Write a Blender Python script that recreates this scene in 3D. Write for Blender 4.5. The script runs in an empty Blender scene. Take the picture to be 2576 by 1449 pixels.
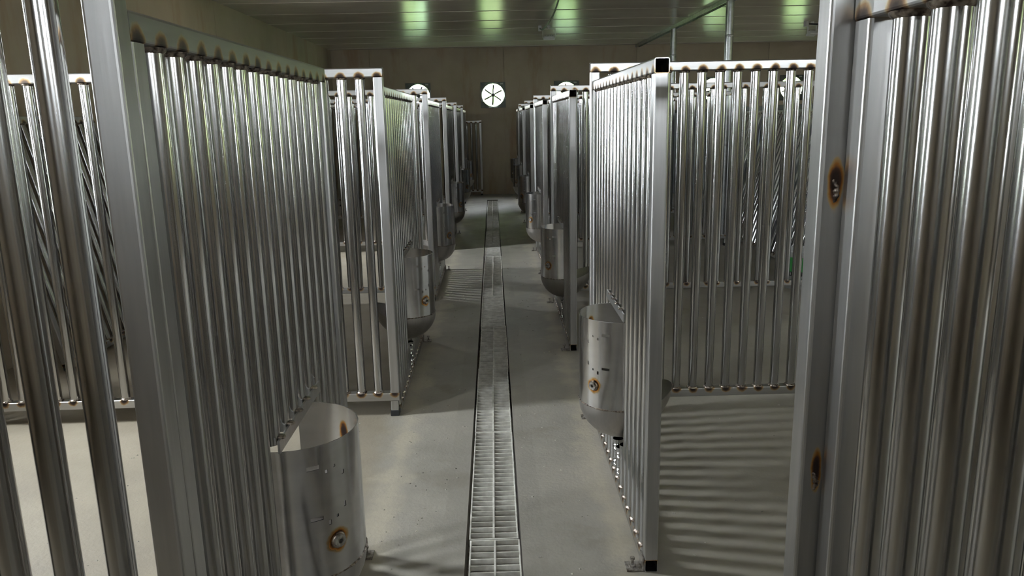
import bpy, bmesh, math, random
from mathutils import Vector, Matrix
random.seed(7)
sc = bpy.context.scene
col = sc.collection

# ------------------------------------------------------------------ camera
cam = bpy.data.cameras.new('camera')
cam.sensor_width = 36.0
cam.lens = 36.0 * 1925.92 / 2576.0
cam.clip_start, cam.clip_end = 0.05, 200
cam_ob = bpy.data.objects.new('camera', cam)
r_ = (0.9994859, -0.0252461, -0.0197611)
u_ = (0.0247503, 0.2158094, 0.9761218)
f_ = (0.0203786, 0.9761091, -0.2163233)
cam_ob.matrix_world = Matrix(((r_[0], u_[0], -f_[0], 0.0), (r_[1], u_[1], -f_[1], 0.0),
                              (r_[2], u_[2], -f_[2], 1.6), (0, 0, 0, 1)))
col.objects.link(cam_ob)
sc.camera = cam_ob

# ------------------------------------------------------------------ world, exposure
world = bpy.data.worlds.new('sky')
sc.world = world
world.use_nodes = True
bg = world.node_tree.nodes['Background']
bg.inputs[0].default_value = (0.88, 0.945, 1.0, 1)
bg.inputs[1].default_value = 130.0
vs = sc.view_settings
vs.view_transform = 'Standard'; vs.look = 'None'; vs.exposure = 0.1; vs.gamma = 1.0
vs.use_curve_mapping = False
cy = sc.cycles
cy.max_bounces = 10; cy.diffuse_bounces = 5; cy.glossy_bounces = 7
cy.sample_clamp_indirect = 6.0
cy.caustics_reflective = True
cy.blur_glossy = 0.3

# ------------------------------------------------------------------ room numbers
XL, XR, YF, YB, ZC = -3.33, 8.2, 16.7, -2.6, 3.055
FANS = [(-1.545, 2.10), (0.03, 2.09), (1.585, 2.09), (4.72, 2.11), (6.39, 2.12)]
FH = 0.262                                   # half side of a fan housing
WL = [(1.3, 0.4, 1.3, 2.1), (3.55, 0.40, 1.1, 2.5), (8.4, 0.40, 0.9, 2.55)]         # left windows: centre y, width, z0, z1
WR = [(0.4, 0.5, 1.3, 2.4), (4.0, 0.5, 1.3, 2.4), (7.6, 0.7, 1.3, 2.4)]
WB = [(-1.6, -0.8, 2.25, 2.45), (0.7, 1.9, 2.25, 2.45), (3.1, 4.3, 2.25, 2.45)]    # windows behind the camera: x0, x1, z0, z1

# portals: they only steer the sky light through the openings the walls have
def portal(loc, rot, sx, sy):
    l = bpy.data.lights.new('window_daylight', 'AREA'); l.shape = 'RECTANGLE'; l.size = sx; l.size_y = sy
    l.cycles.is_portal = True
    o = bpy.data.objects.new('window_daylight', l); o.location = loc; o.rotation_euler = rot
    col.objects.link(o)
P2 = math.pi / 2
for yc, w, z0, z1 in WL: portal((XL - 0.06, yc, (z0 + z1) / 2), (0, -P2, 0), z1 - z0, w)
for yc, w, z0, z1 in WR: portal((XR + 0.06, yc, (z0 + z1) / 2), (0, P2, 0), z1 - z0, w)
for x0, x1, z0, z1 in WB: portal(((x0 + x1) / 2, YB - 0.06, (z0 + z1) / 2), (P2, 0, 0), x1 - x0, z1 - z0)
for fx, fz in FANS: portal((fx, YF + 0.06, fz), (-P2, 0, 0), 0.5, 0.5)

# ------------------------------------------------------------------ material helpers
class NT:
    def __init__(s, name):
        s.m = bpy.data.materials.new(name); s.m.use_nodes = True
        s.t = s.m.node_tree; s.n = s.t.nodes; s.b = s.n['Principled BSDF']
    def new(s, t, **kw):
        x = s.n.new(t)
        for k, v in kw.items():
            setattr(x, k, v)
        return x
    def link(s, a, b): s.t.links.new(a, b)
    def val(s, sock, v):
        if hasattr(v, 'is_output') or isinstance(v, bpy.types.NodeSocket): s.link(v, sock)
        else: sock.default_value = v
    def math(s, op, a, b=0.0, clamp=False):
        x = s.new('ShaderNodeMath', operation=op, use_clamp=clamp)
        s.val(x.inputs[0], a); s.val(x.inputs[1], b); return x.outputs[0]
    def noise(s, vec, scale, detail=4, rough=0.55, stretch=None):
        if stretch:
            mp = s.new('ShaderNodeMapping'); mp.inputs['Scale'].default_value = stretch
            s.link(vec, mp.inputs[0]); vec = mp.outputs[0]
        x = s.new('ShaderNodeTexNoise'); s.link(vec, x.inputs['Vector'])
        x.inputs['Scale'].default_value = scale; x.inputs['Detail'].default_value = detail
        x.inputs['Roughness'].default_value = rough
        return x.outputs['Fac']
    def ramp(s, fac, stops):
        x = s.new('ShaderNodeValToRGB'); e = x.color_ramp.elements
        while len(e) < len(stops): e.new(0.5)
        for el, (p, c) in zip(e, stops):
            el.position = p; el.color = (c[0], c[1], c[2], 1) if not isinstance(c, float) else (c, c, c, 1)
        s.link(fac, x.inputs[0]); return x.outputs[0]
    def mix(s, fac, a, b, mode='MIX'):
        x = s.new('ShaderNodeMix', data_type='RGBA', blend_type=mode)
        s.val(x.inputs['Factor'], fac)
        for so, v in ((x.inputs['A'], a), (x.inputs['B'], b)):
            if isinstance(v, tuple): so.default_value = (v[0], v[1], v[2], 1)
            else: s.link(v, so)
        return x.outputs['Result']
    def smooth(s, v, a, b, lo=0.0, hi=1.0):
        x = s.new('ShaderNodeMapRange', interpolation_type='SMOOTHSTEP')
        s.val(x.inputs[0], v)
        for i, q in enumerate((a, b, lo, hi)): x.inputs[i + 1].default_value = q
        return x.outputs[0]
    def obj(s): return s.new('ShaderNodeTexCoord').outputs['Object']
    def pos(s): return s.new('ShaderNodeNewGeometry').outputs['Position']
    def uv(s):
        x = s.new('ShaderNodeSeparateXYZ'); s.link(s.new('ShaderNodeUVMap').outputs[0], x.inputs[0])
        return x.outputs[0], x.outputs[1]
    def bump(s, h, strength=0.3, dist=0.01):
        x = s.new('ShaderNodeBump'); x.inputs['Strength'].default_value = strength
        x.inputs['Distance'].default_value = dist
        s.link(h, x.inputs['Height']); s.link(x.outputs[0], s.b.inputs['Normal'])
    def set(s, base=None, rough=None, metal=None, spec=None):
        for k, v in (('Base Color', base), ('Roughness', rough), ('Metallic', metal), ('Specular IOR Level', spec)):
            if v is None: continue
            if isinstance(v, tuple): s.b.inputs[k].default_value = (v[0], v[1], v[2], 1)
            else: s.val(s.b.inputs[k], v)
        return s.m

STEEL = (0.50, 0.495, 0.485)
def steel(name, rough, tint_attr=False, rail=False, marks=None, base=STEEL, grain=(40, 40, 3), marks_uv=None, relief=True):
    n = NT(name)
    o = n.obj()
    g = n.noise(o, 1.0, 3, 0.6, grain)
    info = n.new('ShaderNodeObjectInfo').outputs['Random']
    c = n.mix(n.smooth(g, 0.3, 0.7), (base[0] * .86, base[1] * .86, base[2] * .86), base)
    c = n.mix(n.math('MULTIPLY', info, 0.35), c, (base[0] * .8, base[1] * .79, base[2] * .76))
    blot = n.noise(n.pos(), 2.3, 4, 0.6)
    rg = n.math('ADD', n.math('MULTIPLY', n.smooth(blot, 0.35, 0.7), 0.05), rough - 0.02)
    rg = n.math('ADD', rg, n.math('MULTIPLY', g, 0.03))
    tints = []
    if tint_attr:
        a = n.new('ShaderNodeAttribute'); a.attribute_name = 'heat'
        tints.append(a.outputs['Fac'])
    if rail:
        u, v = n.uv()
        du = n.math('MULTIPLY', n.math('SUBTRACT', n.math('FRACT', u), 0.5), 0.0915)
        d = n.math('SQRT', n.math('ADD', n.math('MULTIPLY', du, du), n.math('MULTIPLY', v, v)))
        d = n.math('ADD', d, n.math('MULTIPLY', n.math('SUBTRACT', n.noise(n.pos(), 30, 3), 0.5), 0.02))
        tints.append(n.math('MULTIPLY', n.smooth(d, 0.037, 0.006), 0.95))
    if marks_uv:
        u, v = n.uv()
        for mu, mv, ru, rv in marks_uv:
            a1 = n.math('DIVIDE', n.math('SUBTRACT', u, mu), ru); b1 = n.math('DIVIDE', n.math('SUBTRACT', v, mv), rv)
            d = n.math('SQRT', n.math('ADD', n.math('MULTIPLY', a1, a1), n.math('MULTIPLY', b1, b1)))
            d = n.math('ADD', d, n.math('MULTIPLY', n.math('SUBTRACT', n.noise(o, 28, 3), 0.5), 0.7))
            tints.append(n.math('MULTIPLY', n.smooth(d, 1.2, 0.3), 0.95))
    for t in tints:
        tc = n.ramp(t, [(0.0, STEEL), (0.25, (0.55, 0.40, 0.20)), (0.5, (0.45, 0.20, 0.05)), (0.75, (0.11, 0.06, 0.04)), (1.0, (0.03, 0.025, 0.025))] if marks_uv else [(0.0, STEEL), (0.2, (0.50, 0.42, 0.29)), (0.42, (0.30, 0.19, 0.10)), (0.7, (0.09, 0.065, 0.05)), (1.0, (0.03, 0.026, 0.026))])
        c = n.mix(n.smooth(t, 0.02, 0.25), c, tc)
        rg = n.math('ADD', rg, n.math('MULTIPLY', t, 0.25))
    if relief: n.bump(n.noise(o, 1.0, 2, 0.5, (grain[0] * 4, grain[1] * 4, grain[2])), 0.05, 0.002)
    return n.set(c, rg, 1.0)

M_BAR = steel('stainless_bar', 0.15, tint_attr=True, relief=False)
M_TUBE = steel('stainless_square_tube', 0.33)
M_RAIL = steel('stainless_rail', 0.31, rail=True, grain=(3, 40, 40))
M_POSTMARK = steel('stainless_post_heat_marks', 0.36, marks_uv=[(0.024, 1.495, 0.013, 0.042), (0.026, 1.02, 0.010, 0.042)])
M_FEED = steel('stainless_sheet', 0.17, marks_uv=[(-0.135, 0.50, 0.036, 0.036), (0.16, 0.70, 0.022, 0.035)], grain=(6, 6, 18), relief=False, base=(0.66, 0.655, 0.65))
M_BOWL = steel('stainless_bowl', 0.36, base=(0.46, 0.44, 0.42), relief=False)
n = NT('weld_bead'); M_WELD = n.set(n.ramp(n.noise(n.pos(), 90, 2), [(0.35, (0.05, 0.035, 0.03)), (0.65, (0.42, 0.36, 0.30))]), 0.34, 0.9)
n = NT('galvanised'); M_GALV = n.set(n.ramp(n.noise(n.pos(), 14, 3), [(0.3, (0.42, 0.44, 0.44)), (0.7, (0.62, 0.64, 0.64))]), 0.34, 0.9)
n = NT('black_rubber'); M_RUB = n.set((0.012, 0.012, 0.013), 0.6, 0.0)
n = NT('rusty_bolt'); M_BOLT = n.set(n.ramp(n.noise(n.pos(), 60, 3), [(0.35, (0.10, 0.08, 0.06)), (0.65, (0.38, 0.36, 0.33))]), 0.45, 0.7)
n = NT('dusty_grating')
M_GRATE = n.set(n.ramp(n.noise(n.pos(), 22, 4), [(0.35, (0.46, 0.44, 0.39)), (0.65, (0.68, 0.66, 0.60))]), 0.62, 0.1)

def floor_mat():
    n = NT('concrete_floor'); p = n.pos()
    big = n.noise(p, 0.9, 5, 0.62); med = n.noise(p, 4.5, 5, 0.6); fine = n.noise(p, 60, 3, 0.6)
    c = n.ramp(big, [(0.30, (0.20, 0.185, 0.158)), (0.52, (0.27, 0.25, 0.215)), (0.72, (0.33, 0.30, 0.25))])
    c = n.mix(n.math('MULTIPLY', n.smooth(med, 0.45, 0.75), 0.5), c, (0.34, 0.315, 0.265))
    c = n.mix(n.math('MULTIPLY', n.smooth(n.noise(p, 2.1, 4, 0.6), 0.58, 0.68), 0.42), c, (0.17, 0.15, 0.115))
    # trowelled strips along the drain
    sx = n.new('ShaderNodeSeparateXYZ'); n.link(p, sx.inputs[0])
    d = n.math('ABSOLUTE', n.math('ADD', sx.outputs[0], 0.035))
    strip = n.math('MULTIPLY', n.smooth(d, 0.205, 0.195), n.smooth(med, 0.35, 0.6))
    c = n.mix(n.math('MULTIPLY', strip, 0.35), c, (0.20, 0.185, 0.16))
    pen = n.smooth(n.math('ADD', sx.outputs[0], n.math('MULTIPLY', n.math('SUBTRACT', med, 0.5), 0.2)), -0.50, -0.66)
    c = n.mix(n.math('MULTIPLY', pen, 0.75), c, n.ramp(n.noise(p, 1.7, 5, 0.65), [(0.3, (0.17, 0.14, 0.10)), (0.7, (0.27, 0.23, 0.165))]))
    pen = n.smooth(n.math('ADD', sx.outputs[0], n.math('MULTIPLY', n.math('SUBTRACT', med, 0.5), 0.2)), 0.50, 0.70)
    c = n.mix(n.math('MULTIPLY', pen, 0.45), c, n.ramp(n.noise(p, 1.7, 5, 0.65), [(0.3, (0.21, 0.185, 0.14)), (0.7, (0.33, 0.30, 0.25))]))
    pd = n.math('SUBTRACT', n.math('ABSOLUTE', n.math('ADD', sx.outputs[0], 0.02)), 0.47)
    pd = n.math('ADD', n.math('ABSOLUTE', pd), n.math('MULTIPLY', n.math('SUBTRACT', med, 0.5), 0.35))
    c = n.mix(n.math('MULTIPLY', n.smooth(pd, 0.10, -0.02), 0.6), c, (0.42, 0.375, 0.285))
    spk = n.smooth(n.noise(p, 130, 2, 0.7), 0.70, 0.74)
    c = n.mix(n.math('MULTIPLY', spk, 0.5), c, (0.09, 0.08, 0.07))
    h = n.math('ADD', n.math('MULTIPLY', fine, 0.45), n.math('ADD', med, n.math('MULTIPLY', spk, -0.3)))
    n.bump(h, 0.5, 0.008)
    return n.set(c, n.math('ADD', 0.42, n.math('MULTIPLY', med, 0.3)), 0.0, 0.4)
M_FLOOR = floor_mat()
def dirt_mat(name, a, b):
    n = NT(name); p = n.pos(); f = n.noise(p, 35, 4, 0.7)
    n.bump(f, 0.6, 0.01)
    return n.set(n.ramp(f, [(0.35, a), (0.65, b)]), 0.9, 0.0, 0.2)
M_DIRT = dirt_mat('trench_dirt', (0.05, 0.046, 0.04), (0.30, 0.28, 0.24))
M_CRUMB = dirt_mat('floor_crumbs', (0.10, 0.09, 0.08), (0.52, 0.49, 0.42))
def wall_mat(name, a, b, stain):
    n = NT(name); p = n.pos()
    c = n.ramp(n.noise(p, 0.7, 5, 0.6), [(0.3, a), (0.7, b)])
    st = n.noise(p, 1.3, 5, 0.65, (1.6, 1.6, 0.35))
    c = n.mix(n.math('MULTIPLY', n.smooth(st, 0.5, 0.72), 0.65), c, stain)
    n.bump(n.noise(p, 18, 4), 0.12, 0.006)
    return n.set(c, 0.55, 0.0, 0.35)
M_WALL = wall_mat('stained_wall', (0.34, 0.28, 0.205), (0.46, 0.39, 0.295), (0.30, 0.18, 0.095))
M_PART = wall_mat('grey_board', (0.33, 0.36, 0.40), (0.40, 0.43, 0.47), (0.28, 0.29, 0.30))
def ceil_mat():
    n = NT('glossy_ceiling_sheet'); p = n.pos()
    c = n.ramp(n.noise(p, 0.8, 4, 0.6, (1, 1.5, 1)), [(0.3, (0.56, 0.52, 0.46)), (0.7, (0.70, 0.66, 0.59))])
    sx = n.new('ShaderNodeSeparateXYZ'); n.link(p, sx.inputs[0])
    y = sx.outputs[1]
    rib = n.math('ADD', n.math('SINE', n.math('MULTIPLY', y, 46.0)), n.math('MULTIPLY', n.math('SINE', n.math('MULTIPLY', y, 131.0)), 0.4))
    rib = n.math('ADD', rib, n.math('MULTIPLY', n.noise(p, 1.0, 3, 0.5, (0.4, 9, 1)), 3.0))
    n.bump(rib, 0.35, 0.0009)
    return n.set(c, 0.22, 0.0, 0.62)
M_CEIL = ceil_mat()
n = NT('fan_housing'); M_FAN = n.set(n.ramp(n.noise(n.pos(), 9, 3), [(0.3, (0.05, 0.06, 0.05)), (0.7, (0.10, 0.115, 0.095))]), 0.42, 0.3)
n = NT('fan_tag'); M_TAG = n.set((0.5, 0.52, 0.46), 0.5)
n = NT('lamp_white'); M_LAMP = n.set((0.72, 0.72, 0.70), 0.4)
n = NT('lamp_lens'); M_LENS = n.set((0.80, 0.80, 0.78), 0.15)
n = NT('black_cable'); M_CABLE = n.set((0.015, 0.015, 0.016), 0.5)
n = NT('dark_cap'); M_CAP = n.set((0.05, 0.055, 0.05), 0.5, 0.3)
n = NT('outdoor_grass'); M_GRASS = n.set(n.ramp(n.noise(n.pos(), 1.2, 4), [(0.3, (0.11, 0.19, 0.09)), (0.7, (0.22, 0.33, 0.16))]), 0.9)
n = NT('pale_bounce_slab'); M_BOUNCE = n.set(n.ramp(n.noise(n.pos(), .8, 4), [(0.3, (0.50, 0.48, 0.44)), (0.7, (0.62, 0.60, 0.55))]), 0.9)  # pale tone chosen to reflect neutral daylight indoors
n = NT('outdoor_leaves'); M_HEDGE = n.set(n.ramp(n.noise(n.pos(), 2.2, 4), [(0.3, (0.14, 0.21, 0.09)), (0.7, (0.36, 0.43, 0.20))]), 0.8)
n = NT('window_frame_paint'); M_WFR = n.set((0.6, 0.6, 0.58), 0.5)
n = NT('bucket_plastic'); M_BUCK = n.set((0.74, 0.75, 0.74), 0.35)
n = NT('label_green'); M_GREEN = n.set((0.05, 0.30, 0.07), 0.4)
n = NT('label_black'); M_BLACK = n.set((0.02, 0.02, 0.022), 0.4)

# ------------------------------------------------------------------ mesh helpers
def mesh(name, v, f, mats, smooth=False, mi=None):
    me = bpy.data.meshes.new(name); me.from_pydata(v, [], f)
    for m in (mats if isinstance(mats, (list, tuple)) else [mats]): me.materials.append(m)
    if mi: me.polygons.foreach_set('material_index', mi)
    if smooth: me.polygons.foreach_set('use_smooth', [True] * len(me.polygons))
    me.update(); return me
def link(name, data, parent=None, loc=(0, 0, 0), rot=(0, 0, 0)):
    o = bpy.data.objects.new(name, data); col.objects.link(o)
    if parent: o.parent = parent
    o.location = loc; o.rotation_euler = rot; return o
def thing(name, label, cat, loc=(0, 0, 0), rot=(0, 0, 0), group=None):
    o = link(name, None, None, loc, rot); o.empty_display_size = 0.1
    return tag(o, label, cat, group)
def tag(o, label, cat, group=None):
    o['label'] = label; o['category'] = cat
    if group: o['group'] = group
    return o
def struct(o): o['kind'] = 'structure'; return o
BOXF = [(0, 3, 2, 1), (4, 5, 6, 7), (0, 1, 5, 4), (1, 2, 6, 5), (2, 3, 7, 6), (3, 0, 4, 7)]
class MB:
    def __init__(s): s.v = []; s.f = []
    def add(s, v, f):
        k = len(s.v); s.v += v; s.f += [tuple(i + k for i in q) for q in f]; return s
    def box(s, x0, x1, y0, y1, z0, z1):
        return s.add([(x0, y0, z0), (x1, y0, z0), (x1, y1, z0), (x0, y1, z0), (x0, y0, z1), (x1, y0, z1), (x1, y1, z1), (x0, y1, z1)], BOXF)
    def cbox(s, x0, x1, y0, y1, z0, z1, c=0.003):
        """box with chamfered edges"""
        bm = bmesh.new()
        bmesh.ops.create_cube(bm, size=1)
        for v in bm.verts:
            v.co = ((x0 + x1) / 2 + v.co.x * (x1 - x0), (y0 + y1) / 2 + v.co.y * (y1 - y0), (z0 + z1) / 2 + v.co.z * (z1 - z0))
        bmesh.ops.bevel(bm, geom=bm.edges[:], offset=c, segments=2, affect='EDGES', profile=0.5)
        bm.verts.index_update()
        s.add([tuple(v.co) for v in bm.verts], [tuple(v.index for v in f.verts) for f in bm.faces]); bm.free(); return s
    def lathe(s, prof, seg=20, cx=0, cy=0, axis='z', a0=0, a1=2 * math.pi):
        v = []; f = []; closed = abs(a1 - a0 - 2 * math.pi) < 1e-6
        na = seg if closed else seg + 1
        for i in range(na):
            a = a0 + (a1 - a0) * i / seg
            for r, z in prof:
                p = (r * math.cos(a), r * math.sin(a), z)
                if axis == 'y': p = (p[0], p[2], p[1])
                if axis == 'x': p = (p[2], p[0], p[1])
                v.append((p[0] + cx, p[1] + cy, p[2]))
        m = len(prof)
        for i in range(seg):
            j = (i + 1) % na
            for k in range(m - 1): f.append((i * m + k, j * m + k, j * m + k + 1, i * m + k + 1))
        return s.add(v, f)
    def build(s, name, mat, smooth=False): return mesh(name, s.v, s.f, mat, smooth)

def tube_mesh(name, L, mat, w=0.048, h=0.048, r=0.006, wall=0.003, uv=None, axis='x'):
    """hollow square tube with rounded corners and open ends, along x (or z), centred on the other two axes.
    uv(x, y, z) -> (u, v) for procedural weld tints."""
    def prof(w, h, r):
        pts = []
        for cxs, cys, a0 in ((1, 1, 0), (-1, 1, 90), (-1, -1, 180), (1, -1, 270)):
            for k in range(4):
                a = math.radians(a0 + 30 * k)
                pts.append((cxs * (w / 2 - r) + r * math.cos(a), cys * (h / 2 - r) + r * math.sin(a)))
        return pts
    po = prof(w, h, r); pi_ = prof(w - 2 * wall, h - 2 * wall, max(r - wall, 0.001)); m = len(po)
    v = []
    for x in (0, L):
        for P in (po, pi_):
            for a, b in P: v.append((x, a, b) if axis == 'x' else (a, b, x))
    f = []
    for k in range(m):
        j = (k + 1) % m
        f += [(k, j, 2 * m + j, 2 * m + k), (m + j, m + k, 3 * m + k, 3 * m + j), (j, k, m + k, m + j), (2 * m + k, 2 * m + j, 3 * m + j, 3 * m + k)]
    if axis == 'z': f = [q for q in f]
    else: f = [q[::-1] for q in f]
    me = mesh(name, v, f, mat)
    if uv:
        l = me.uv_layers.new(name='UVMap')
        for lp in me.loops: l.data[lp.index].uv = uv(*me.vertices[lp.vertex_index].co)
    return me

RB = 0.0235; PITCH = 0.0915
_bars = {}
def bar_mesh(L, w0=True, w1=True):
    """round bar from z=0 to L with a weld collar and heat tint at each welded end"""
    key = (round(L, 3), w0, w1)
    if key in _bars: return _bars[key]
    seg = 20
    zs = sorted({0.0, 0.012, 0.03, 0.06, 0.11, L - 0.11, L - 0.06, L - 0.03, L - 0.012, L} & {z for z in (0.0, 0.012, 0.03, 0.06, 0.11, L - 0.11, L - 0.06, L - 0.03, L - 0.012, L) if -1e-9 <= z <= L + 1e-9} | ({0.2, L - .2} if L > .5 else set()))
    def heat(z):
        h = 0
        for on, d in ((w0, z), (w1, L - z)):
            if on: h = max(h, 0.85 if d < 0.013 else 0.45 if d < 0.031 else 0.24 if d < 0.061 else 0.08 if d < .112 else 0.0)
        return h
    v, f, mi, ht = [], [], [], []
    for z in zs:
        for i in range(seg):
            a = 2 * math.pi * i / seg
            v.append((RB * math.cos(a), RB * math.sin(a), z)); ht.append(heat(z))
    for k in range(len(zs) - 1):
        for i in range(seg):
            j = (i + 1) % seg
            f.append((k * seg + i, k * seg + j, (k + 1) * seg + j, (k + 1) * seg + i)); mi.append(0)
    for on, z0, sg in ((w0, 0.0, 1), (w1, L, -1)):
        if not on: continue
        b = len(v); rnd = random.Random(3)
        for rr, dz in ((RB + 0.006, 0.0), (RB + 0.0045, 0.005), (RB - 0.001, 0.010)):
            for i in range(seg):
                a = 2 * math.pi * i / seg; q = 1 + 0.10 * math.sin(i * 2.6) * (rr > RB)
                v.append((RB * math.cos(a) + (rr - RB) * q * math.cos(a), RB * math.sin(a) + (rr - RB) * q * math.sin(a), z0 + sg * dz * q)); ht.append(0.6)
        for k in range(2):
            for i in range(seg):
                j = (i + 1) % seg; q = (b + k * seg + i, b + k * seg + j, b + (k + 1) * seg + j, b + (k + 1) * seg + i)
                f.append(q if sg > 0 else q[::-1]); mi.append(1)
    me = mesh('bar', v, f, [M_BAR, M_WELD], True, mi)
    at = me.attributes.new('heat', 'FLOAT', 'POINT'); at.data.foreach_set('value', ht)
    _bars[key] = me; return me

# small shared pieces
BOLT = MB().lathe([(0.0, 0.034), (0.009, 0.034), (0.009, 0.026), (0.0055, 0.024), (0.0055, 0.006), (0.014, 0.005), (0.014, 0.0), (0.0, 0.0)][::-1], 8).build('anchor_bolt', M_BOLT)
def foot_plate_mesh():
    b = MB()
    b.cbox(-0.03, 0.03, 0.0, 0.062, 0.0, 0.006, 0.001)      # lies on the floor
    b.cbox(-0.03, 0.03, 0.0, 0.006, 0.0, 0.052, 0.001)      # stands against the rail
    return b.build('foot_plate', M_BOLT)
FOOT = foot_plate_mesh()
TW = 0.048
_mesh_cache = {}
def cached(key, fn):
    if key not in _mesh_cache: _mesh_cache[key] = fn()
    return _mesh_cache[key]

def bar_panel(root, L, H=1.775, base=0.0, posts=(True, True), hopper=None, feet=(), side=1, raised=0.0, marks=None, legs=()):
    """steel bar panel built into root; local x runs along the panel, y across, z up.
    hopper = local x of a feed hopper: the bars above and below it are cut. side = +1/-1: aisle side in local y."""
    zt = base + H
    x_in0 = TW if posts[0] else 0.0; x_in1 = L - TW if posts[1] else L
    n = round((x_in1 - x_in0 - (PITCH - 2 * RB)) / PITCH)
    gap = (x_in1 - x_in0 - n * 2 * RB) / (n + 1); pit = gap + 2 * RB; off = x_in0 + gap / 2
    kr = ('rail', round(L, 3), round(off, 4))
    top = cached(kr + ('t',), lambda: tube_mesh('top_rail', L, M_RAIL, uv=lambda x, y, z: ((x - off) / pit, z + TW / 2)))
    bot = cached(kr + ('b',), lambda: tube_mesh('bottom_rail', L, M_RAIL, uv=lambda x, y, z: ((x - off) / pit, TW / 2 - z)))
    link('top_rail', top, root, (0, 0, zt - TW / 2))
    link('bottom_rail', bot, root, (0, 0, base + TW / 2))
    Lb = H - 2 * TW
    post = cached(('post', round(Lb, 3)), lambda: tube_mesh('end_post', Lb, M_TUBE, axis='z'))
    for on, x in zip(posts, (TW / 2, L - TW / 2)):
        if on: link('end_post', post, root, (x, 0, base + TW))
    full = bar_mesh(Lb)
    for k in range(n):
        x = off + (k + 0.5) * pit
        if hopper is not None and abs(x - hopper) < 0.2045:
            zcut = 0.815
            link('bar', bar_mesh(zt - TW - zcut, False, True), root, (x, 0, zcut))
            zb = 0.40 - 0.172 * math.sqrt(max(0.0, 1 - ((abs(x - hopper) + 0.0) / 0.188) ** 2)) - 0.045
            if zb - TW - base > 0.05: link('bar', bar_mesh(round(zb - TW - base, 2), True, False), root, (x, 0, base + TW))
        else:
            link('bar', full, root, (x, 0, base + TW))
    if hopper is not None:
        st = cached('strip', lambda: MB().cbox(-0.225, 0.225, -0.003, 0.003, -0.017, 0.017, 0.001).build('flat_strip', M_TUBE))
        link('flat_strip', st, root, (hopper, side * (RB + 0.003), 0.815))
        sw = cached('strip_weld', lambda: MB().lathe([(0.0, -0.004), (0.012, -0.003), (0.014, 0.0), (0.012, 0.003), (0.0, 0.004)], 10).build('weld_bead', M_WELD, True))
        for k in range(n):
            x = off + (k + 0.5) * pit
            if abs(x - hopper) < 0.2045: link('weld_bead', sw, root, (x, side * (RB + 0.001), 0.833), (0.2, 0, 0))
    for x in feet:
        fp = link('foot_plate', FOOT, root, (x, side * TW / 2, 0.0), (0, 0, 0 if side > 0 else math.pi))
        link('anchor_bolt', BOLT, fp, (0, 0.038, 0.006))
    for x in legs:                                            # raised panels: stub leg with black rubber foot
        lm = cached(('leg', round(base, 3)), lambda: tube_mesh('stub_leg', base - 0.03, M_TUBE, w=0.042, h=0.042, axis='z'))
        lg = link('stub_leg', lm, root, (x, 0, 0.03))
        link('rubber_foot', cached('rfoot', lambda: MB().cbox(-0.024, 0.024, -0.024, 0.024, 0, 0.034, 0.003).build('rubber_foot', M_RUB)), lg, (0, 0, -0.03))

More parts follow.
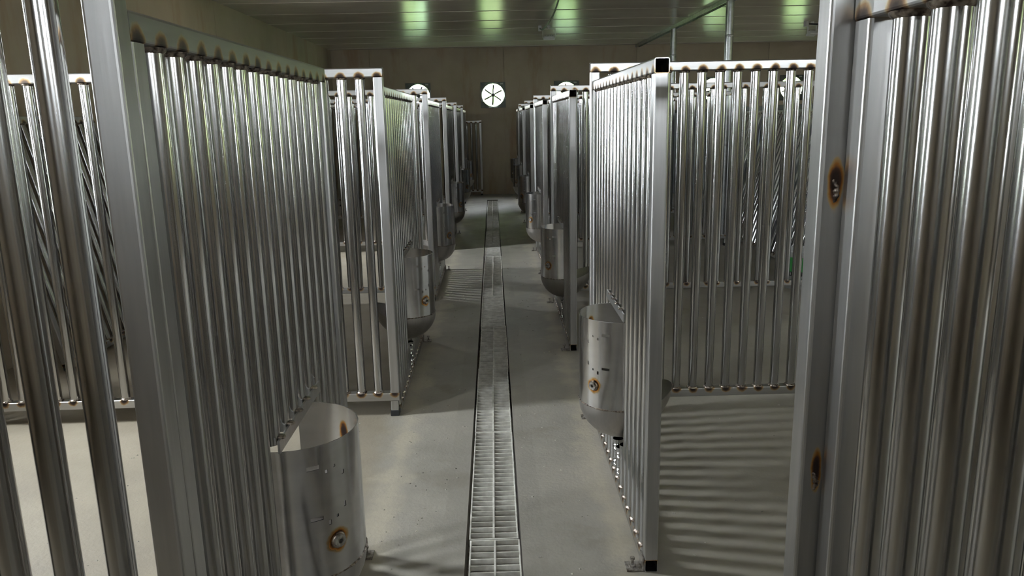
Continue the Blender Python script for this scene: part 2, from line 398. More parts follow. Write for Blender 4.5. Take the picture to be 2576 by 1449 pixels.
# ------------------------------------------------------------------ feed hopper
HR = 0.18
def hopper_meshes(sx):
    th = [-100, -86, -74, -66, -60, -55, -50.5, -48, -45, -42.5, -40.5, -37, -34, -31.5, -22, -12, 0, 12, 24, 36, 48, 60, 72, 86, 100]
    zs = [0.40, 0.44, 0.475, 0.525, 0.545, 0.552, 0.566, 0.574, 0.585, 0.60, 0.64, 0.68, 0.692, 0.70, 0.71, 0.718, 0.73, 0.782]
    v, f, uvs = [], [], []
    for t in th:
        a = math.radians(t)
        for z in zs:
            v.append((sx * HR * math.cos(a), HR * math.sin(a), z)); uvs.append((a * HR, z))
    m = len(zs)
    def hole(t0, z0):
        slot = -66 <= t0 < -55 and (z0 == 0.574 or z0 == 0.718)
        dot = (t0 == -50.5 and z0 in (0.552, 0.70)) or (t0 == -42.5 and z0 in (0.566, 0.71)) or (t0 == -34 and z0 in (0.60 - 0.015, 0.68))
        return slot or dot
    for i in range(len(th) - 1):
        for k in range(m - 1):
            if hole(th[i], zs[k]): continue
            q = (i * m + k, (i + 1) * m + k, (i + 1) * m + k + 1, i * m + k + 1)
            f.append(q if sx > 0 else q[::-1])
    def two_layer(name, v, f, mat, ctr, rim, uvs=None):
        """sheet of two separate smooth skins 2.6 mm apart, closed along the given rim"""
        k = len(v); t = 0.0026; v2 = []
        for p in v:
            d = Vector(p) - Vector(ctr(p)); d.normalize(); v2.append(tuple(Vector(p) - d * t))
        vv = v + v2; ff = f + [tuple(q + k for q in g[::-1]) for g in f]
        b0 = len(vv)
        for a in rim: vv += [v[a], v2[a]]
        for q in range(len(rim) - 1): ff.append((b0 + 2 * q, b0 + 2 * q + 2, b0 + 2 * q + 3, b0 + 2 * q + 1))
        me = mesh(name, vv, ff, mat, True)
        if uvs:
            uu = uvs + uvs + [x for a in rim for x in (uvs[a], uvs[a])]
            l = me.uv_layers.new(name='UVMap')
            for lp in me.loops: l.data[lp.index].uv = uu[lp.vertex_index]
        return me
    body = two_layer('hopper_body', v, f, M_FEED, lambda p: (0, 0, p[2]), [i * m + m - 1 for i in range(len(th))], uvs)
    # bowl with a pen-side lip
    v, f = [], []; nt, npz = 40, 10
    for i in range(nt):
        a = 2 * math.pi * i / nt
        e = max(0.0, -math.cos(a)) ** 3
        for k in range(npz + 1):
            ph = math.pi / 2 * k / npz
            R = (HR + 0.001 + 0.045 * e * math.cos(ph) ** 2)
            v.append((sx * R * math.cos(ph) * math.cos(a), R * math.cos(ph) * math.sin(a), 0.40 + 0.06 * e * math.cos(ph) ** 3 - 0.172 * math.sin(ph)))
    m = npz + 1
    for i in range(nt):
        j = (i + 1) % nt
        for k in range(npz):
            q = (i * m + k + 1, j * m + k + 1, j * m + k, i * m + k)
            f.append(q if sx > 0 else q[::-1])
    bowl = two_layer('bowl', v, f, M_BOWL, lambda p: (0, 0, 0.42), [(i % nt) * m for i in range(nt + 1)])
    # seam weld along the joint, rim fold, nut
    b = MB()
    for i in range(24):
        a0, a1 = (math.radians(-96 + 192 * q / 24) for q in (i, i + 1))
        for a, c in ((a0, a1),):
            rr = 0.0035 * (1 + 0.3 * math.sin(i * 1.7))
            pts = []
            for aa in (a, c):
                for dr, dz in ((HR, -rr), (HR + rr, 0), (HR, rr)):
                    pts.append((sx * dr * math.cos(aa), dr * math.sin(aa), 0.40 + dz))
            b.add(pts, [(0, 3, 4, 1), (1, 4, 5, 2)] if sx > 0 else [(1, 4, 3, 0), (2, 5, 4, 1)])
    seam = b.build('seam_weld', M_WELD)
    nut = MB().lathe([(0.007, 0.012), (0.017, 0.012), (0.019, 0.006), (0.019, -0.002), (0.007, -0.002), (0.007, 0.012)], 12, axis='x').build('nut', M_BOLT)
    nw = MB().lathe([(0.018, 0.000), (0.0235, 0.000), (0.0215, 0.004), (0.018, 0.006)], 14, axis='x').build('nut_weld', M_WELD, True)
    return body, bowl, seam, nut, nw
HOPM = {1: hopper_meshes(1), -1: hopper_meshes(-1)}
def hopper(x, y, sx, label):
    root = thing('feed_hopper', label, 'feeder', (x, y, 0), group='steel feed hoppers on the aisle panels')
    body, bowl, seam, nut, nw = HOPM[sx]
    for nm, me in (('hopper_body', body), ('bowl', bowl)): link(nm, me, root)
    link('seam_weld', seam, root)
    a = math.radians(-43)
    nt_ = link('nut', nut, root, (sx * (HR + 0.001) * math.cos(a), (HR + 0.001) * math.sin(a), 0.50), (0, 0, a if sx > 0 else math.pi - a))
    link('nut_weld', nw, nt_)
    return root

# ------------------------------------------------------------------ floor, trench
DX0, DX1, DZ = -0.142, 0.072, -0.16
b = MB()
NX = [XL - .15, DX0, DX1, XR + .15]
b.add([(NX[0], YB - .15, 0), (DX0, YB - .15, 0), (DX0, YF + .15, 0), (NX[0], YF + .15, 0)], [(0, 1, 2, 3)])
b.add([(DX1, YB - .15, 0), (NX[3], YB - .15, 0), (NX[3], YF + .15, 0), (DX1, YF + .15, 0)], [(0, 1, 2, 3)])
TY0, TY1 = 0.55, 15.5
for y0, y1 in ((YB - .15, TY0), (TY1, YF + .15)):
    b.add([(DX0, y0, 0), (DX1, y0, 0), (DX1, y1, 0), (DX0, y1, 0)], [(0, 1, 2, 3)])
b.add([(DX0, TY0, 0), (DX0, TY1, 0), (DX0, TY1, DZ), (DX0, TY0, DZ)], [(0, 1, 2, 3)])
b.add([(DX1, TY0, 0), (DX1, TY1, 0), (DX1, TY1, DZ), (DX1, TY0, DZ)], [(3, 2, 1, 0)])
b.add([(DX0, TY0, DZ), (DX1, TY0, DZ), (DX1, TY1, DZ), (DX0, TY1, DZ)], [(0, 1, 2, 3)])
b.add([(DX0, TY0, 0), (DX1, TY0, 0), (DX1, TY0, DZ), (DX0, TY0, DZ)], [(0, 1, 2, 3)])
b.add([(DX0, TY1, 0), (DX1, TY1, 0), (DX1, TY1, DZ), (DX0, TY1, DZ)], [(3, 2, 1, 0)])
floor = struct(link('floor', b.build('floor', M_FLOOR)))

# ------------------------------------------------------------------ walls with openings
def slab(u0, u1, z0, z1, holes, t):
    """vertical slab in (u, d, z), d from 0 (inner face) to t, with rectangular holes (a, b, c, d)"""
    us = sorted({u0, u1} | {q for h in holes for q in h[:2] if u0 < q < u1})
    zs = sorted({z0, z1} | {q for h in holes for q in h[2:] if z0 < q < z1})
    b = MB()
    solid = {}
    for i in range(len(us) - 1):
        for k in range(len(zs) - 1):
            cu, cz = (us[i] + us[i + 1]) / 2, (zs[k] + zs[k + 1]) / 2
            solid[i, k] = not any(h[0] < cu < h[1] and h[2] < cz < h[3] for h in holes)
    for (i, k), s in solid.items():
        if not s: continue
        a, c, e, g = us[i], us[i + 1], zs[k], zs[k + 1]
        b.add([(a, 0, e), (c, 0, e), (c, 0, g), (a, 0, g)], [(0, 1, 2, 3)])
        b.add([(a, t, e), (c, t, e), (c, t, g), (a, t, g)], [(3, 2, 1, 0)])
        for di, dk, q in ((-1, 0, [(a, 0, e), (a, 0, g), (a, t, g), (a, t, e)]), (1, 0, [(c, 0, g), (c, 0, e), (c, t, e), (c, t, g)]),
                          (0, -1, [(c, 0, e), (a, 0, e), (a, t, e), (c, t, e)]), (0, 1, [(a, 0, g), (c, 0, g), (c, t, g), (a, t, g)])):
            if not solid.get((i + di, k + dk), False): b.add(q, [(0, 1, 2, 3)])
    return b
def wall(name, u0, u1, holes, joints, place, mat):
    """backing slab plus separate face panels between the joints"""
    def xf(bb): return [place(*p) for p in bb.v]
    bb = slab(u0 - .13, u1 + .13, -.1, ZC + .02, holes, 0.10); bb.v = [place(u, d + 0.03, z) for u, d, z in bb.v]
    o = struct(link(name, bb.build(name, mat)))
    js = [u0] + [j for j in joints if u0 < j < u1] + [u1]
    for i in range(len(js) - 1):
        a, c = js[i] + (0.004 if i else 0), js[i + 1] - 0.004
        pb = slab(a, c, 0, ZC, holes, 0.031); pb.v = [place(*p) for p in pb.v]
        link('wall_panel', pb.build('wall_panel', mat), o)
    return o
fan_holes = [(x - FH + .012, x + FH - .012, z - FH + .012, z + FH - .012) for x, z in FANS]
wall('wall_back', XL, XR, fan_holes, [-2.53, 0.27, 3.07, 5.87], lambda u, d, z: (u, YF + d, z), M_WALL)
wall('wall_left', YB, YF, [(y - w / 2, y + w / 2, a, c) for y, w, a, c in WL], [-1.1, 1.57, 4.3, 7.08, 9.85, 12.6, 15.4], lambda u, d, z: (XL - d, u, z), M_WALL)
wall('wall_right', YB, YF, [(y - w / 2, y + w / 2, a, c) for y, w, a, c in WR], [2.2, 5.8, 9.4, 13.0], lambda u, d, z: (XR + d, u, z), M_WALL)
wall('wall_front', XL, XR, list(WB), [-0.2, 2.5, 5.3], lambda u, d, z: (u, YB - d, z), M_WALL)
# ceiling: backing and sheet panels whose joints run across the house
ce = struct(link('ceiling', MB().box(XL - .13, XR + .13, YB - .13, YF + .13, ZC + 0.02, ZC + 0.12).build('ceiling', M_WALL)))
js = [YB - .13] + [14.30 - 1.05 * k for k in range(17, -3, -1) if YB < 14.30 - 1.05 * k < YF] + [YF + .13]
for i in range(len(js) - 1):
    link('ceiling_panel', MB().cbox(XL - .13, XR + .13, js[i] + .0025, js[i + 1] - .0025, ZC, ZC + .03, 0.006).cbox(XL - .13, XR + .13, js[i] + .0025, js[i] + .014, ZC - .006, ZC + .004, .0015).build('ceiling_panel', M_CEIL), ce)
# window frames
k = 0
def frame_mesh(w, h, bars):
    b = MB(); t = 0.035
    b.cbox(-t / 2, t / 2, -w / 2, -w / 2 + .03, -h / 2, h / 2); b.cbox(-t / 2, t / 2, w / 2 - .03, w / 2, -h / 2, h / 2)
    b.cbox(-t / 2, t / 2, -w / 2 + .03, w / 2 - .03, h / 2 - .03, h / 2); b.cbox(-t / 2, t / 2, -w / 2 + .03, w / 2 - .03, -h / 2, -h / 2 + .03)
    return b.build('window_frame', M_WFR)
for xw, lst in ((XL - 0.05, WL), (XR + 0.05, WR)):
    for yc, w, a, c in lst:
        k += 1
        o = struct(link('window_%d' % k, frame_mesh(w, c - a, 0), None, (xw, yc, (a + c) / 2)))
        link('glazing_bar', MB().cbox(-.012, .012, -w / 2 + .03, w / 2 - .03, -.012, .012, .002).build('glazing_bar', M_WFR), o)
for x0, x1, a, c in WB:
    k += 1
    o = struct(link('window_%d' % k, frame_mesh(x1 - x0, c - a, 0), None, ((x0 + x1) / 2, YB - .05, (a + c) / 2), (0, 0, P2)))
    link('glazing_bar', MB().cbox(-.012, .012, -(x1 - x0) / 2 + .03, (x1 - x0) / 2 - .03, -.012, .012, .002).build('glazing_bar', M_WFR), o)
# far columns' ceiling beam: a shallow steel channel along the house
XC = 3.08
b = MB().cbox(XC - .045, XC + .045, YB, YF, ZC - .012, ZC, .002)
b.cbox(XC - .045, XC - .035, YB, YF, ZC - .055, ZC - .010, .002); b.cbox(XC + .035, XC + .045, YB, YF, ZC - .055, ZC - .010, .002)
struct(link('trim_1', b.build('trim_1', M_GALV)))
# low partition on the right with a dark capping rail
o = struct(link('wall_partition', MB().cbox(3.74, 3.82, 6.2, YF, 0, 1.64, .004).build('wall_partition', M_PART)))
link('capping_rail', MB().cbox(3.72, 3.84, 6.2, YF, 1.64, 1.70, .004).build('capping_rail', M_CAP), o)

# ------------------------------------------------------------------ outdoors
g = struct(link('ground_outside', MB().box(-60, 60, -60, 80, -0.75, -0.35).build('ground_outside', M_GRASS)))
struct(link('bounce_slab_outside', MB().box(-22, 60, -30, 17.4, -0.34, -0.30).build('bounce_slab_outside', M_BOUNCE)))  # unseen pale slab, added to bounce neutral light up to the ceiling
def hedge(x0, x1, y0, y1, h, label):
    b = MB(); rnd = random.Random(int(x0 * 7 + y0))
    nx, ny = max(2, int((x1 - x0) / .5)), max(2, int((y1 - y0) / .5))
    bm = bmesh.new()
    for q in range(int((x1 - x0) * (y1 - y0) * h * .9)):
        mt = Matrix.Translation((rnd.uniform(x0, x1), rnd.uniform(y0, y1), rnd.uniform(-.3, h))) @ Matrix.Scale(rnd.uniform(.45, .9), 4)
        bmesh.ops.create_icosphere(bm, subdivisions=2, radius=1, matrix=mt)
    for v in bm.verts: v.co += Vector((rnd.gauss(0, .06), rnd.gauss(0, .06), rnd.gauss(0, .06)))
    me = bpy.data.meshes.new('hedge'); bm.to_mesh(me); bm.free(); me.materials.append(M_HEDGE)
    tag(link('hedge', me), label, 'hedge')
hedge(10.9, 12.4, -4, 13, 2.9, 'tall leafy hedge outside the right-hand windows')
hedge(-3.5, 9.0, 21.0, 22.4, 4.5, 'tall leafy hedge outside beyond the exhaust fans')

# ------------------------------------------------------------------ exhaust fans
def fan_meshes():
    seg = 48; R = 0.236; b = MB(); v = []; f = []
    # square plate with a round hole, front and rim
    for i in range(seg):
        a = 2 * math.pi * i / seg; c, s = math.cos(a), math.sin(a)
        q = FH / max(abs(c), abs(s))
        v += [(q * c, 0, q * s), (R * c, 0, R * s), (R * c, 0.09, R * s), (q * c, 0.09, q * s)]
    for i in range(seg):
        j = (i + 1) % seg
        f += [(4 * i, 4 * j, 4 * j + 1, 4 * i + 1), (4 * i + 1, 4 * j + 1, 4 * j + 2, 4 * i + 2), (4 * i + 3, 4 * i + 2, 4 * j + 2, 4 * j + 3), (4 * i, 4 * i + 3, 4 * j + 3, 4 * j)]
    b.add(v, f)
    e = FH
    for x0, x1, z0, z1 in ((-e, e, e - .016, e), (-e, e, -e, -e + .016), (-e, -e + .016, -e + .016, e - .016), (e - .016, e, -e + .016, e - .016)):
        b.cbox(x0, x1, -.022, 0.0, z0, z1, .002)
    house = b.build('housing', M_FAN)
    hub = MB().lathe([(0.0, -.012), (.034, -.012), (.047, .0), (.047, .045), (0, .045)], 6, axis='y').build('hub', M_BLACK)
    bl = MB(); v = []; f = []
    for i in range(7):                    # slightly twisted narrow blade seen nearly edge-on
        t = i / 6; r = .040 + .165 * t; tw = math.radians(22 - 4 * t); hw = .012 + .003 * t
        dx, dy = hw * math.cos(tw), hw * math.sin(tw); sk = .014 * t * t
        v += [(-dx + sk, .022 - dy, r), (dx + sk, .022 + dy, r), (dx + sk + .0024, .022 + dy, r), (-dx + sk + .0024, .022 - dy, r)]
    for i in range(6):
        for q in range(4):
            j = (q + 1) % 4; f.append((4 * i + q, 4 * i + j, 4 * i + 4 + j, 4 * i + 4 + q))
    f += [(0, 3, 2, 1), (24, 25, 26, 27)]
    bl.add(v, f)
    return house, hub, bl.build('blade', M_BLACK)
FM = fan_meshes()
FL = ['leftmost exhaust fan in the far wall, half hidden by the left-hand panels', 'exhaust fan in the far wall standing clear above the end of the aisle',
      'exhaust fan in the far wall just above the third right-hand aisle panel', 'exhaust fan in the far wall seen between pipe column and divider bars',
      'rightmost exhaust fan in the far wall, seen through the divider bars']
boltm = MB().lathe([(0, -.012), (.010, -.010), (.012, 0), (0, 0)], 8, axis='y').build('bolt', M_TAG)
tagm = MB().cbox(-.032, .032, -.004, .0, -.014, .014, .001).build('name_tag', M_TAG)
for i, ((x, z), lab) in enumerate(zip(FANS, FL)):
    t = thing('exhaust_fan', lab, 'fan', (x, YF, z), group='exhaust fans in the far wall')
    link('housing', FM[0], t); link('hub', FM[1], t, (0, 0, 0), (0, math.radians(30), 0))
    a0 = (0.35, 0, 0.9, 0.2, 1.1)[i]
    for q in range(6): link('blade', FM[2], t, (0, 0, 0), (0, a0 + q * math.pi / 3, 0))
    for a in (90, 210, 330): link('bolt', boltm, t, (.248 * math.cos(math.radians(a)), 0, .248 * math.sin(math.radians(a))))
    link('name_tag', tagm, t, (.185, 0, .228))

# ------------------------------------------------------------------ columns
def column(y, label):
    t = thing('pipe_column', label, 'column', (XC, y, 0), group='galvanised pipe columns')
    link('pipe', cached('colpipe', lambda: MB().lathe([(.052, 0), (.052, ZC - .012)], 24).build('pipe', M_GALV, True)), t)
    cp = cached('coupl', lambda: MB().lathe([(.052, -.012), (.0555, -.010), (.0555, .010), (.052, .012)], 24).build('coupling', M_GALV, True))
    link('coupling', cp, t, (0, 0, ZC - .47)); link('coupling', cp, t, (0, 0, 1.2))
    link('base_plate', cached('colbase', lambda: MB().cbox(-.09, .09, -.09, .09, 0, .01, .002).build('base_plate', M_GALV)), t)
column(10.27, 'thicker-looking nearer galvanised pipe column under the ceiling channel')
column(13.4, 'farther galvanised pipe column, left of the nearer one')

# ------------------------------------------------------------------ aisle panels, dividers, hoppers
AL = 1.45
XLc, XRc = -0.575, 0.53                      # centre planes of the two aisle rows
ordn = ['nearest', 'second', 'third', 'fourth', 'fifth', 'sixth', 'seventh']
left_near = [1.245, 4.06, 6.80, 9.53, 12.29, 14.95]
for i, y in enumerate(left_near):
    L = min(AL, YF - y - .1) if i else 1.40
    t = thing('aisle_panel', '%s upright bar panel along the left side of the aisle' % ordn[i] + (', filling the left foreground' if i == 0 else ''), 'panel', (XLc, y, 0), (0, 0, P2), 'bar panels along the aisle')
    bar_panel(t, L, hopper=L / 2 + (.06 if i == 0 else 0), feet=(L - .035,) if i else (L - .03,), side=-1)
    hopper(XLc, y + L / 2 + (.06 if i == 0 else 0), 1, ['large steel feed hopper in the left foreground, rim open to the camera', 'steel feed hopper on the second left-hand aisle panel', 'steel feed hopper on the third left-hand aisle panel',
        'steel feed hopper on the fourth left-hand aisle panel', 'steel feed hopper on the fifth left-hand aisle panel', 'steel feed hopper on the farthest left-hand aisle panel'][i])
    # divider fixed to the near end of each left panel
    d = thing('divider_panel', ('bar divider cut by the left picture edge, nearest of the left pens' if i == 0 else '%s bar divider across the left pens, beside the %s left aisle panel' % (ordn[i], ordn[i])), 'panel', (XLc - .018 - 2.45 + TW / 2 + .02, y - .027, 0), (0, 0, 0), 'raised bar dividers between pens')
    bar_panel(d, 2.45, H=1.775, base=0.088, legs=(0.03, 2.45 - .03), side=-1)
right_near = [-0.34, 2.45, 5.13, 7.85, 10.5, 13.15, 15.6]
for i, y in enumerate(right_near):
    L = min(1.5, YF - y - .12)
    xc = XRc + (.025 if i == 0 else 0)
    t = thing('aisle_panel', ('%s bar panel along the right side of the aisle' % ordn[i]) + (', cut by the picture edge' if i == 0 else ''), 'panel', (xc, y, 0), (0, 0, P2), 'bar panels along the aisle')
    bar_panel(t, L, hopper=None if i == 0 else L / 2 - .04, feet=() if i == 0 else (.035, L - .035), side=1)
    if i: hopper(XRc, y + L / 2 - .04, -1, ['', 'bright steel feed hopper on the right-hand aisle panel nearest in full view', 'steel feed hopper with its lip showing behind the third right aisle post',
        'steel feed hopper on the fourth right-hand aisle panel', 'steel feed hopper on the fifth right-hand aisle panel', 'steel feed hopper on the sixth right-hand aisle panel', 'steel feed hopper on the farthest right-hand aisle panel'][i])
    if y + L > 15.9: continue
    d = thing('divider_panel', ('bar divider at the right picture edge with two scorched weld marks on its post' if i == 0 else '%s bar divider across the right pens, behind the %s right aisle panel' % (ordn[i], ordn[i])), 'panel', (0.497, y + L + .027, 0), (0, 0, 0), 'raised bar dividers between pens')
    bar_panel(d, 2.4, H=1.775, base=0.088, legs=(0.03, 2.37), side=-1)
    if i == 0:
        Lb = 1.775 - 2 * TW
        for ch in d.children:
            if ch.name.startswith('end_post') and ch.location.x < .1:
                ch.data = tube_mesh('end_post', Lb, M_POSTMARK, axis='z', uv=lambda x, y, z: (x + TW / 2, z + .088 + TW)); ch['label'] = 'end post with two scorched weld marks'
                rnd = random.Random(5)
                for zc_, h in ((1.482, .036), (1.00, .032)):
                    wb = MB(); pts = []
                    for q in range(15):                      # one continuous bumpy bead
                        t = q / 14; w = .0052 * math.sin(math.pi * (t * .92 + .04)) ** .5 * (1 + .22 * math.sin(q * 2.1)); xo = .003 * math.sin(t * 4) + rnd.uniform(-.0006, .0006)
                        z = zc_ - h / 2 + h * t - .088 - TW
                        pts += [(xo - w, -TW / 2 + .0005, z), (xo - w * .6, -TW / 2 - w * .45, z), (xo + w * .6, -TW / 2 - w * .45, z), (xo + w, -TW / 2 + .0005, z)]
                    wb.add(pts, [(4 * q + k, 4 * q + k + 1, 4 * q + k + 5, 4 * q + k + 4) for q in range(14) for k in range(3)])
                    link('weld_bead', wb.build('weld_bead', M_WELD, True), ch)

# short panel standing by the far wall
t = thing('short_panel', 'short dark bar panel standing by the far wall left of the drain', 'panel', (-0.76, 16.53, 0))
bar_panel(t, 0.53, H=1.50, base=0.07, legs=(.03, .50), side=-1)

# panels leaning against the sides
def leaning(x, y, L, lean, lab, grp):
    t = thing('leaning_panel', lab, 'panel', (x, y, 0.012), (0, 0, 0), grp)
    t.rotation_euler = (Matrix.Rotation(lean, 4, 'Y') @ Matrix.Rotation(P2, 4, 'Z')).to_euler()
    bar_panel(t, L, H=1.70, side=-1)
leaning(-2.88, 4.95, 1.45, math.radians(-12), 'bar panel leaning on the left wall, nearer of two', 'bar panels leaning on the left wall')
leaning(-2.88, 6.95, 1.45, math.radians(-12), 'bar panel leaning on the left wall, farther of two', 'bar panels leaning on the left wall')
leaning(3.13, 7.15, 1.45, math.radians(18), 'bar panel leaning on the grey partition behind the white bucket', 'bar panels leaning on the right partition')
leaning(3.13, 8.70, 1.45, math.radians(18), 'bar panel leaning on the grey partition, just before the nearer column', 'bar panels leaning on the right partition')
leaning(3.13, 10.45, 1.45, math.radians(18), 'bar panel leaning on the grey partition between the two columns', 'bar panels leaning on the right partition')

# ------------------------------------------------------------------ drain grates
GX0, GX1 = DX0 + 0.011, DX1 - 0.010
GW = GX1 - GX0
GL = 1.043; NB = 24
def grate_meshes():
    fr = MB()
    for x in (0, GW - .006): fr.cbox(x, x + .006, 0, GL, -.028, 0, .001)
    for y in (0, GL - .006): fr.cbox(.006, GW - .006, y, y + .006, -.028, 0, .001)
    sp = MB().cbox(GW / 2 - .004, GW / 2 + .004, .006, GL - .006, -.028, .0015, .001)
    cb = MB().box(.006, GW - .006, -.0024, .0024, -.024, -.001)
    return fr.build('frame', M_GRATE), sp.build('spine', M_GRATE), cb.build('crossbar', M_GRATE)
GM = grate_meshes()
gy = [0.61 + 1.05 * k for k in range(14)]
gname = ['', 'drain grate cut by the bottom picture edge, in the middle of the aisle'] + ['%s drain grate from the bottom picture edge, set in the aisle floor' % q for q in ('second', 'third', 'fourth', 'fifth', 'sixth', 'seventh', 'eighth', 'ninth', 'tenth', 'eleventh', 'twelfth', 'thirteenth')]
for k, y in enumerate(gy):
    if k < 1: continue
    t = thing('drain_grate', gname[k], 'drain grate', (GX0 + (.004 if k % 3 == 1 else 0), y, -.002), (0, 0, random.uniform(-.002, .002)), 'steel drain grates in the aisle floor')
    link('frame', GM[0], t)
    if k not in (5, 8): link('spine', GM[1], t)
    for q in range(1, NB): link('crossbar', GM[2], t, (0, GL * q / NB, 0))
# dusty fill lying in the trench
def fill():
    nx, ny = 9, 700; v = []; f = []
    rnd = random.Random(11); lump = [rnd.uniform(0, 1) for _ in range(4000)]
    import mathutils.noise as mn
    for j in range(ny + 1):
        y = 1.3 + (TY1 - 1.32) * j / ny
        lev = -.105 + .055 * max(0, mn.noise(Vector((y * .8, 3.1, 0)))) + (.055 * math.exp(-((y - 4.5) / .55) ** 2)) + .04 * math.exp(-((y - 7.3) / .4) ** 2)
        for i in range(nx + 1):
            x = DX0 + .002 + (DX1 - DX0 - .004) * i / nx
            z = lev + .022 * mn.noise(Vector((x * 28, y * 28, 0))) + .014 * mn.noise(Vector((x * 70, y * 70, 5)))
            v.append((x, y, min(z, -.031)))
    for j in range(ny):
        for i in range(nx):
            a = j * (nx + 1) + i; f.append((a, a + 1, a + nx + 2, a + nx + 1))
    o = link('trench_dirt', mesh('trench_dirt', v, f, M_DIRT, True)); o['kind'] = 'stuff'
    tag(o, 'pale dusty dirt lying in the drain trench under the grates', 'dirt')
fill()
# crumbs of dirt and plaster on the floor
def crumbs():
    rnd = random.Random(21); b = MB()
    for q in range(520):
        if q < 150: x, y = rnd.uniform(-1.9, -.7), rnd.uniform(1.6, 4.0)
        elif q < 400: x, y = rnd.choice([rnd.uniform(-.5, -.17), rnd.uniform(.1, .44)]), rnd.uniform(2.3, 9)
        else: x, y = rnd.uniform(.6, 2.2), rnd.uniform(1.5, 6.5)
        s = rnd.uniform(.002, .0055) * (1.6 if rnd.random() < .08 else 1); a = rnd.uniform(0, 6.28)
        v = [(x + s * 1.4 * math.cos(a + t), y + s * math.sin(a + t), 0.0) for t in (0, 1.6, 3.1, 4.7)] + [(x + s * .3, y - s * .2, s * .9)]
        b.add(v, [(0, 1, 4), (1, 2, 4), (2, 3, 4), (3, 0, 4)])
    o = link('floor_crumbs', b.build('floor_crumbs', M_CRUMB)); o['kind'] = 'stuff'
    tag(o, 'small crumbs of dirt and plaster scattered on the concrete floor', 'dirt')
crumbs()

# ------------------------------------------------------------------ bucket
t = thing('paint_bucket', 'white plastic bucket with green label standing behind the right-hand bars', 'bucket', (2.84, 6.98, 0))
bp = [(0, .004), (.135, .004), (.14, 0), (.162, .345), (.168, .345), (.168, .36), (.158, .36), (.134, .012), (0, .012)]
link('body', MB().lathe(bp, 40).build('body', M_BUCK, True), t)
def band(z0, z1, a0, a1, mat, name, par, dr=.0012):
    f = lambda z: .14 + .022 * z / .345 + dr
    return link(name, MB().lathe([(f(z0), z0), (f(z1), z1)], 20, a0=math.radians(a0), a1=math.radians(a1)).build(name, mat, True), par)
band(.165, .30, 196, 262, M_GREEN, 'green_label', t)
bb = band(.125, .165, 178, 345, M_BLACK, 'black_band', t)
wl = MB()
for a in range(190, 340, 15):
    ar = math.radians(a); R = .1525
    px, py = R * math.cos(ar), R * math.sin(ar); tx, ty = -math.sin(ar), math.cos(ar)
    if (a // 15) % 2:
        ring = []
        for q in range(12):
            c, s = math.cos(q * math.pi / 6), math.sin(q * math.pi / 6)
            for rr in (.006, .011): ring.append((px + tx * rr * c, py + ty * rr * c, .145 + rr * s))
        wl.add(ring, [(2 * q, 2 * q + 1, (2 * q + 3) % 24, (2 * q + 2) % 24) for q in range(12)])
    else:
        wl.add([(px - tx * .003, py - ty * .003, .135), (px + tx * .003, py + ty * .003, .135), (px + tx * .003, py + ty * .003, .156), (px - tx * .003, py - ty * .003, .156)], [(0, 1, 2, 3)])
link('lettering', wl.build('lettering', M_BUCK), bb)
hb = MB()
for q in range(16):
    a0, a1 = math.pi * q / 16, math.pi * (q + 1) / 16
    p = [(.17 * math.cos(a), -.10 * math.sin(a), .32 - .10 * math.sin(a)) for a in (a0, a1)]
    hb.add([(x + dx, y + dy, z + dz) for x, y, z in p for dx, dy, dz in ((0, 0, .003), (0, .003, 0), (0, 0, -.003), (0, -.003, 0))],
           [(k, (k + 1) % 4, 4 + (k + 1) % 4, 4 + k) for k in range(4)])
link('handle', hb.build('handle', M_GALV), t)

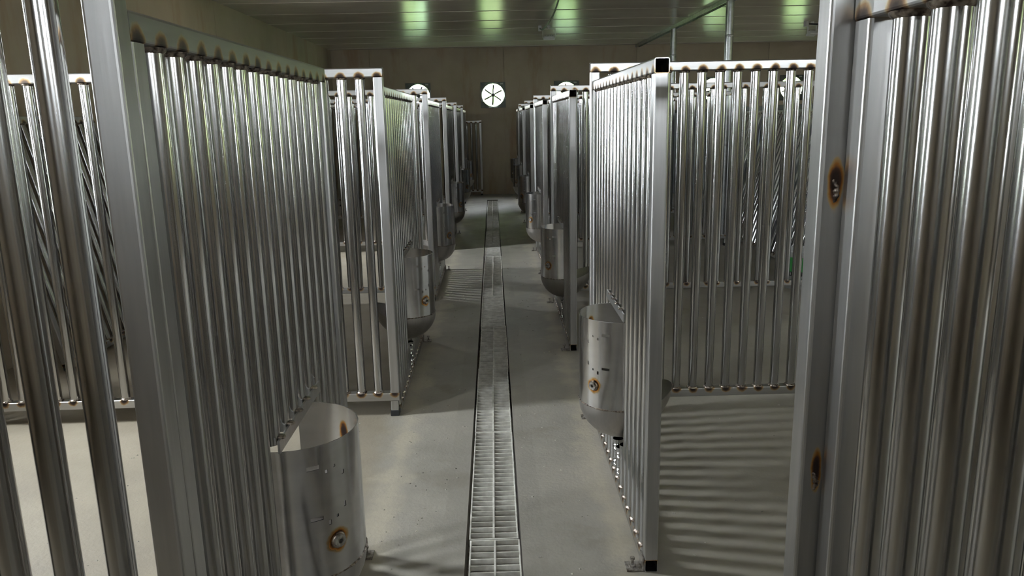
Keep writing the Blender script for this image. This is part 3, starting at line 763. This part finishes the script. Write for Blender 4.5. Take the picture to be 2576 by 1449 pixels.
# ------------------------------------------------------------------ ceiling floodlights and cables
def floodlight(x, y, tilt, rz, label):
    t = thing('floodlight', label, 'lamp', (x, y, ZC), (0, 0, rz), 'white floodlights on the ceiling')
    link('mounting_bolt', MB().lathe([(.012, -.05), (.012, -.03), (.03, -.028), (.03, 0), (0, 0)], 12).build('mounting_bolt', M_LAMP, True), t)
    b = MB(); b.cbox(-.105, .105, -.012, .012, -.060, -.050, .002)
    b.cbox(-.105, -.098, -.012, .012, -.19, -.060, .002); b.cbox(.098, .105, -.012, .012, -.19, -.060, .002)
    link('bracket', b.build('bracket', M_LAMP), t)
    hb = MB(); hb.cbox(-.094, .094, -.05, .05, -.03, .0, .006)
    hb.cbox(-.08, .08, -.04, .04, .0, .02, .004)
    for q in range(6): hb.cbox(-.07 + q * .027, -.062 + q * .027, -.035, .035, .018, .035, .001)
    h = link('housing', hb.build('housing', M_LAMP), t, (0, 0, -.185), (tilt, 0, 0))
    link('lens', MB().cbox(-.084, .084, -.042, .042, -.0335, -.029, .002).build('lens', M_LENS), h)
    link('junction_box', MB().cbox(-.175, -.12, -.03, .03, -.085, 0, .004).build('junction_box', M_LAMP), t)
floodlight(0.955, 13.0, .25, 0, 'white floodlight on the ceiling above the middle of the house')
floodlight(5.30, 13.1, -.35, .5, 'white floodlight on the ceiling near the right picture edge')
def cable(pts, label):
    P = [Vector(p) for p in pts]; path = []
    for k in range(len(P) - 1):                       # Catmull-Rom through the points
        a, b_, c, d = P[max(k - 1, 0)], P[k], P[k + 1], P[min(k + 2, len(P) - 1)]
        for q in range(8):
            t = q / 8
            path.append(0.5 * ((2 * b_) + (c - a) * t + (2 * a - 5 * b_ + 4 * c - d) * t * t + (3 * b_ - a - 3 * c + d) * t ** 3))
    path.append(P[-1]); v = []; f = []
    for k, p in enumerate(path):
        tg = (path[min(k + 1, len(path) - 1)] - path[max(k - 1, 0)]).normalized()
        sd = tg.cross(Vector((0, 0, 1))).normalized(); up = sd.cross(tg)
        for q in range(8):
            a = q * math.pi / 4; v.append(tuple(p + 0.012 * (math.cos(a) * sd + math.sin(a) * up)))
        if k:
            for q in range(8): f.append((8 * k - 8 + q, 8 * k - 8 + (q + 1) % 8, 8 * k + (q + 1) % 8, 8 * k + q))
    tag(link('cable', mesh('cable', v, f, M_CABLE, True)), label, 'cable')
cable([(.808, 12.956, ZC - .05), (.82, 12.4, ZC - .12), (.86, 11.4, ZC - .10), (.87, 10.6, ZC - .06), (.85, 9.8, ZC - .03), (.84, 9.0, ZC - .013)], 'black cable drooping from the ceiling to the middle floodlight')
cable([(5.20, 12.975, ZC - .05), (5.6, 12.6, ZC - .10), (6.2, 12.0, ZC - .07), (7.2, 11.2, ZC - .02)], 'black cable running right from the right-hand floodlight')
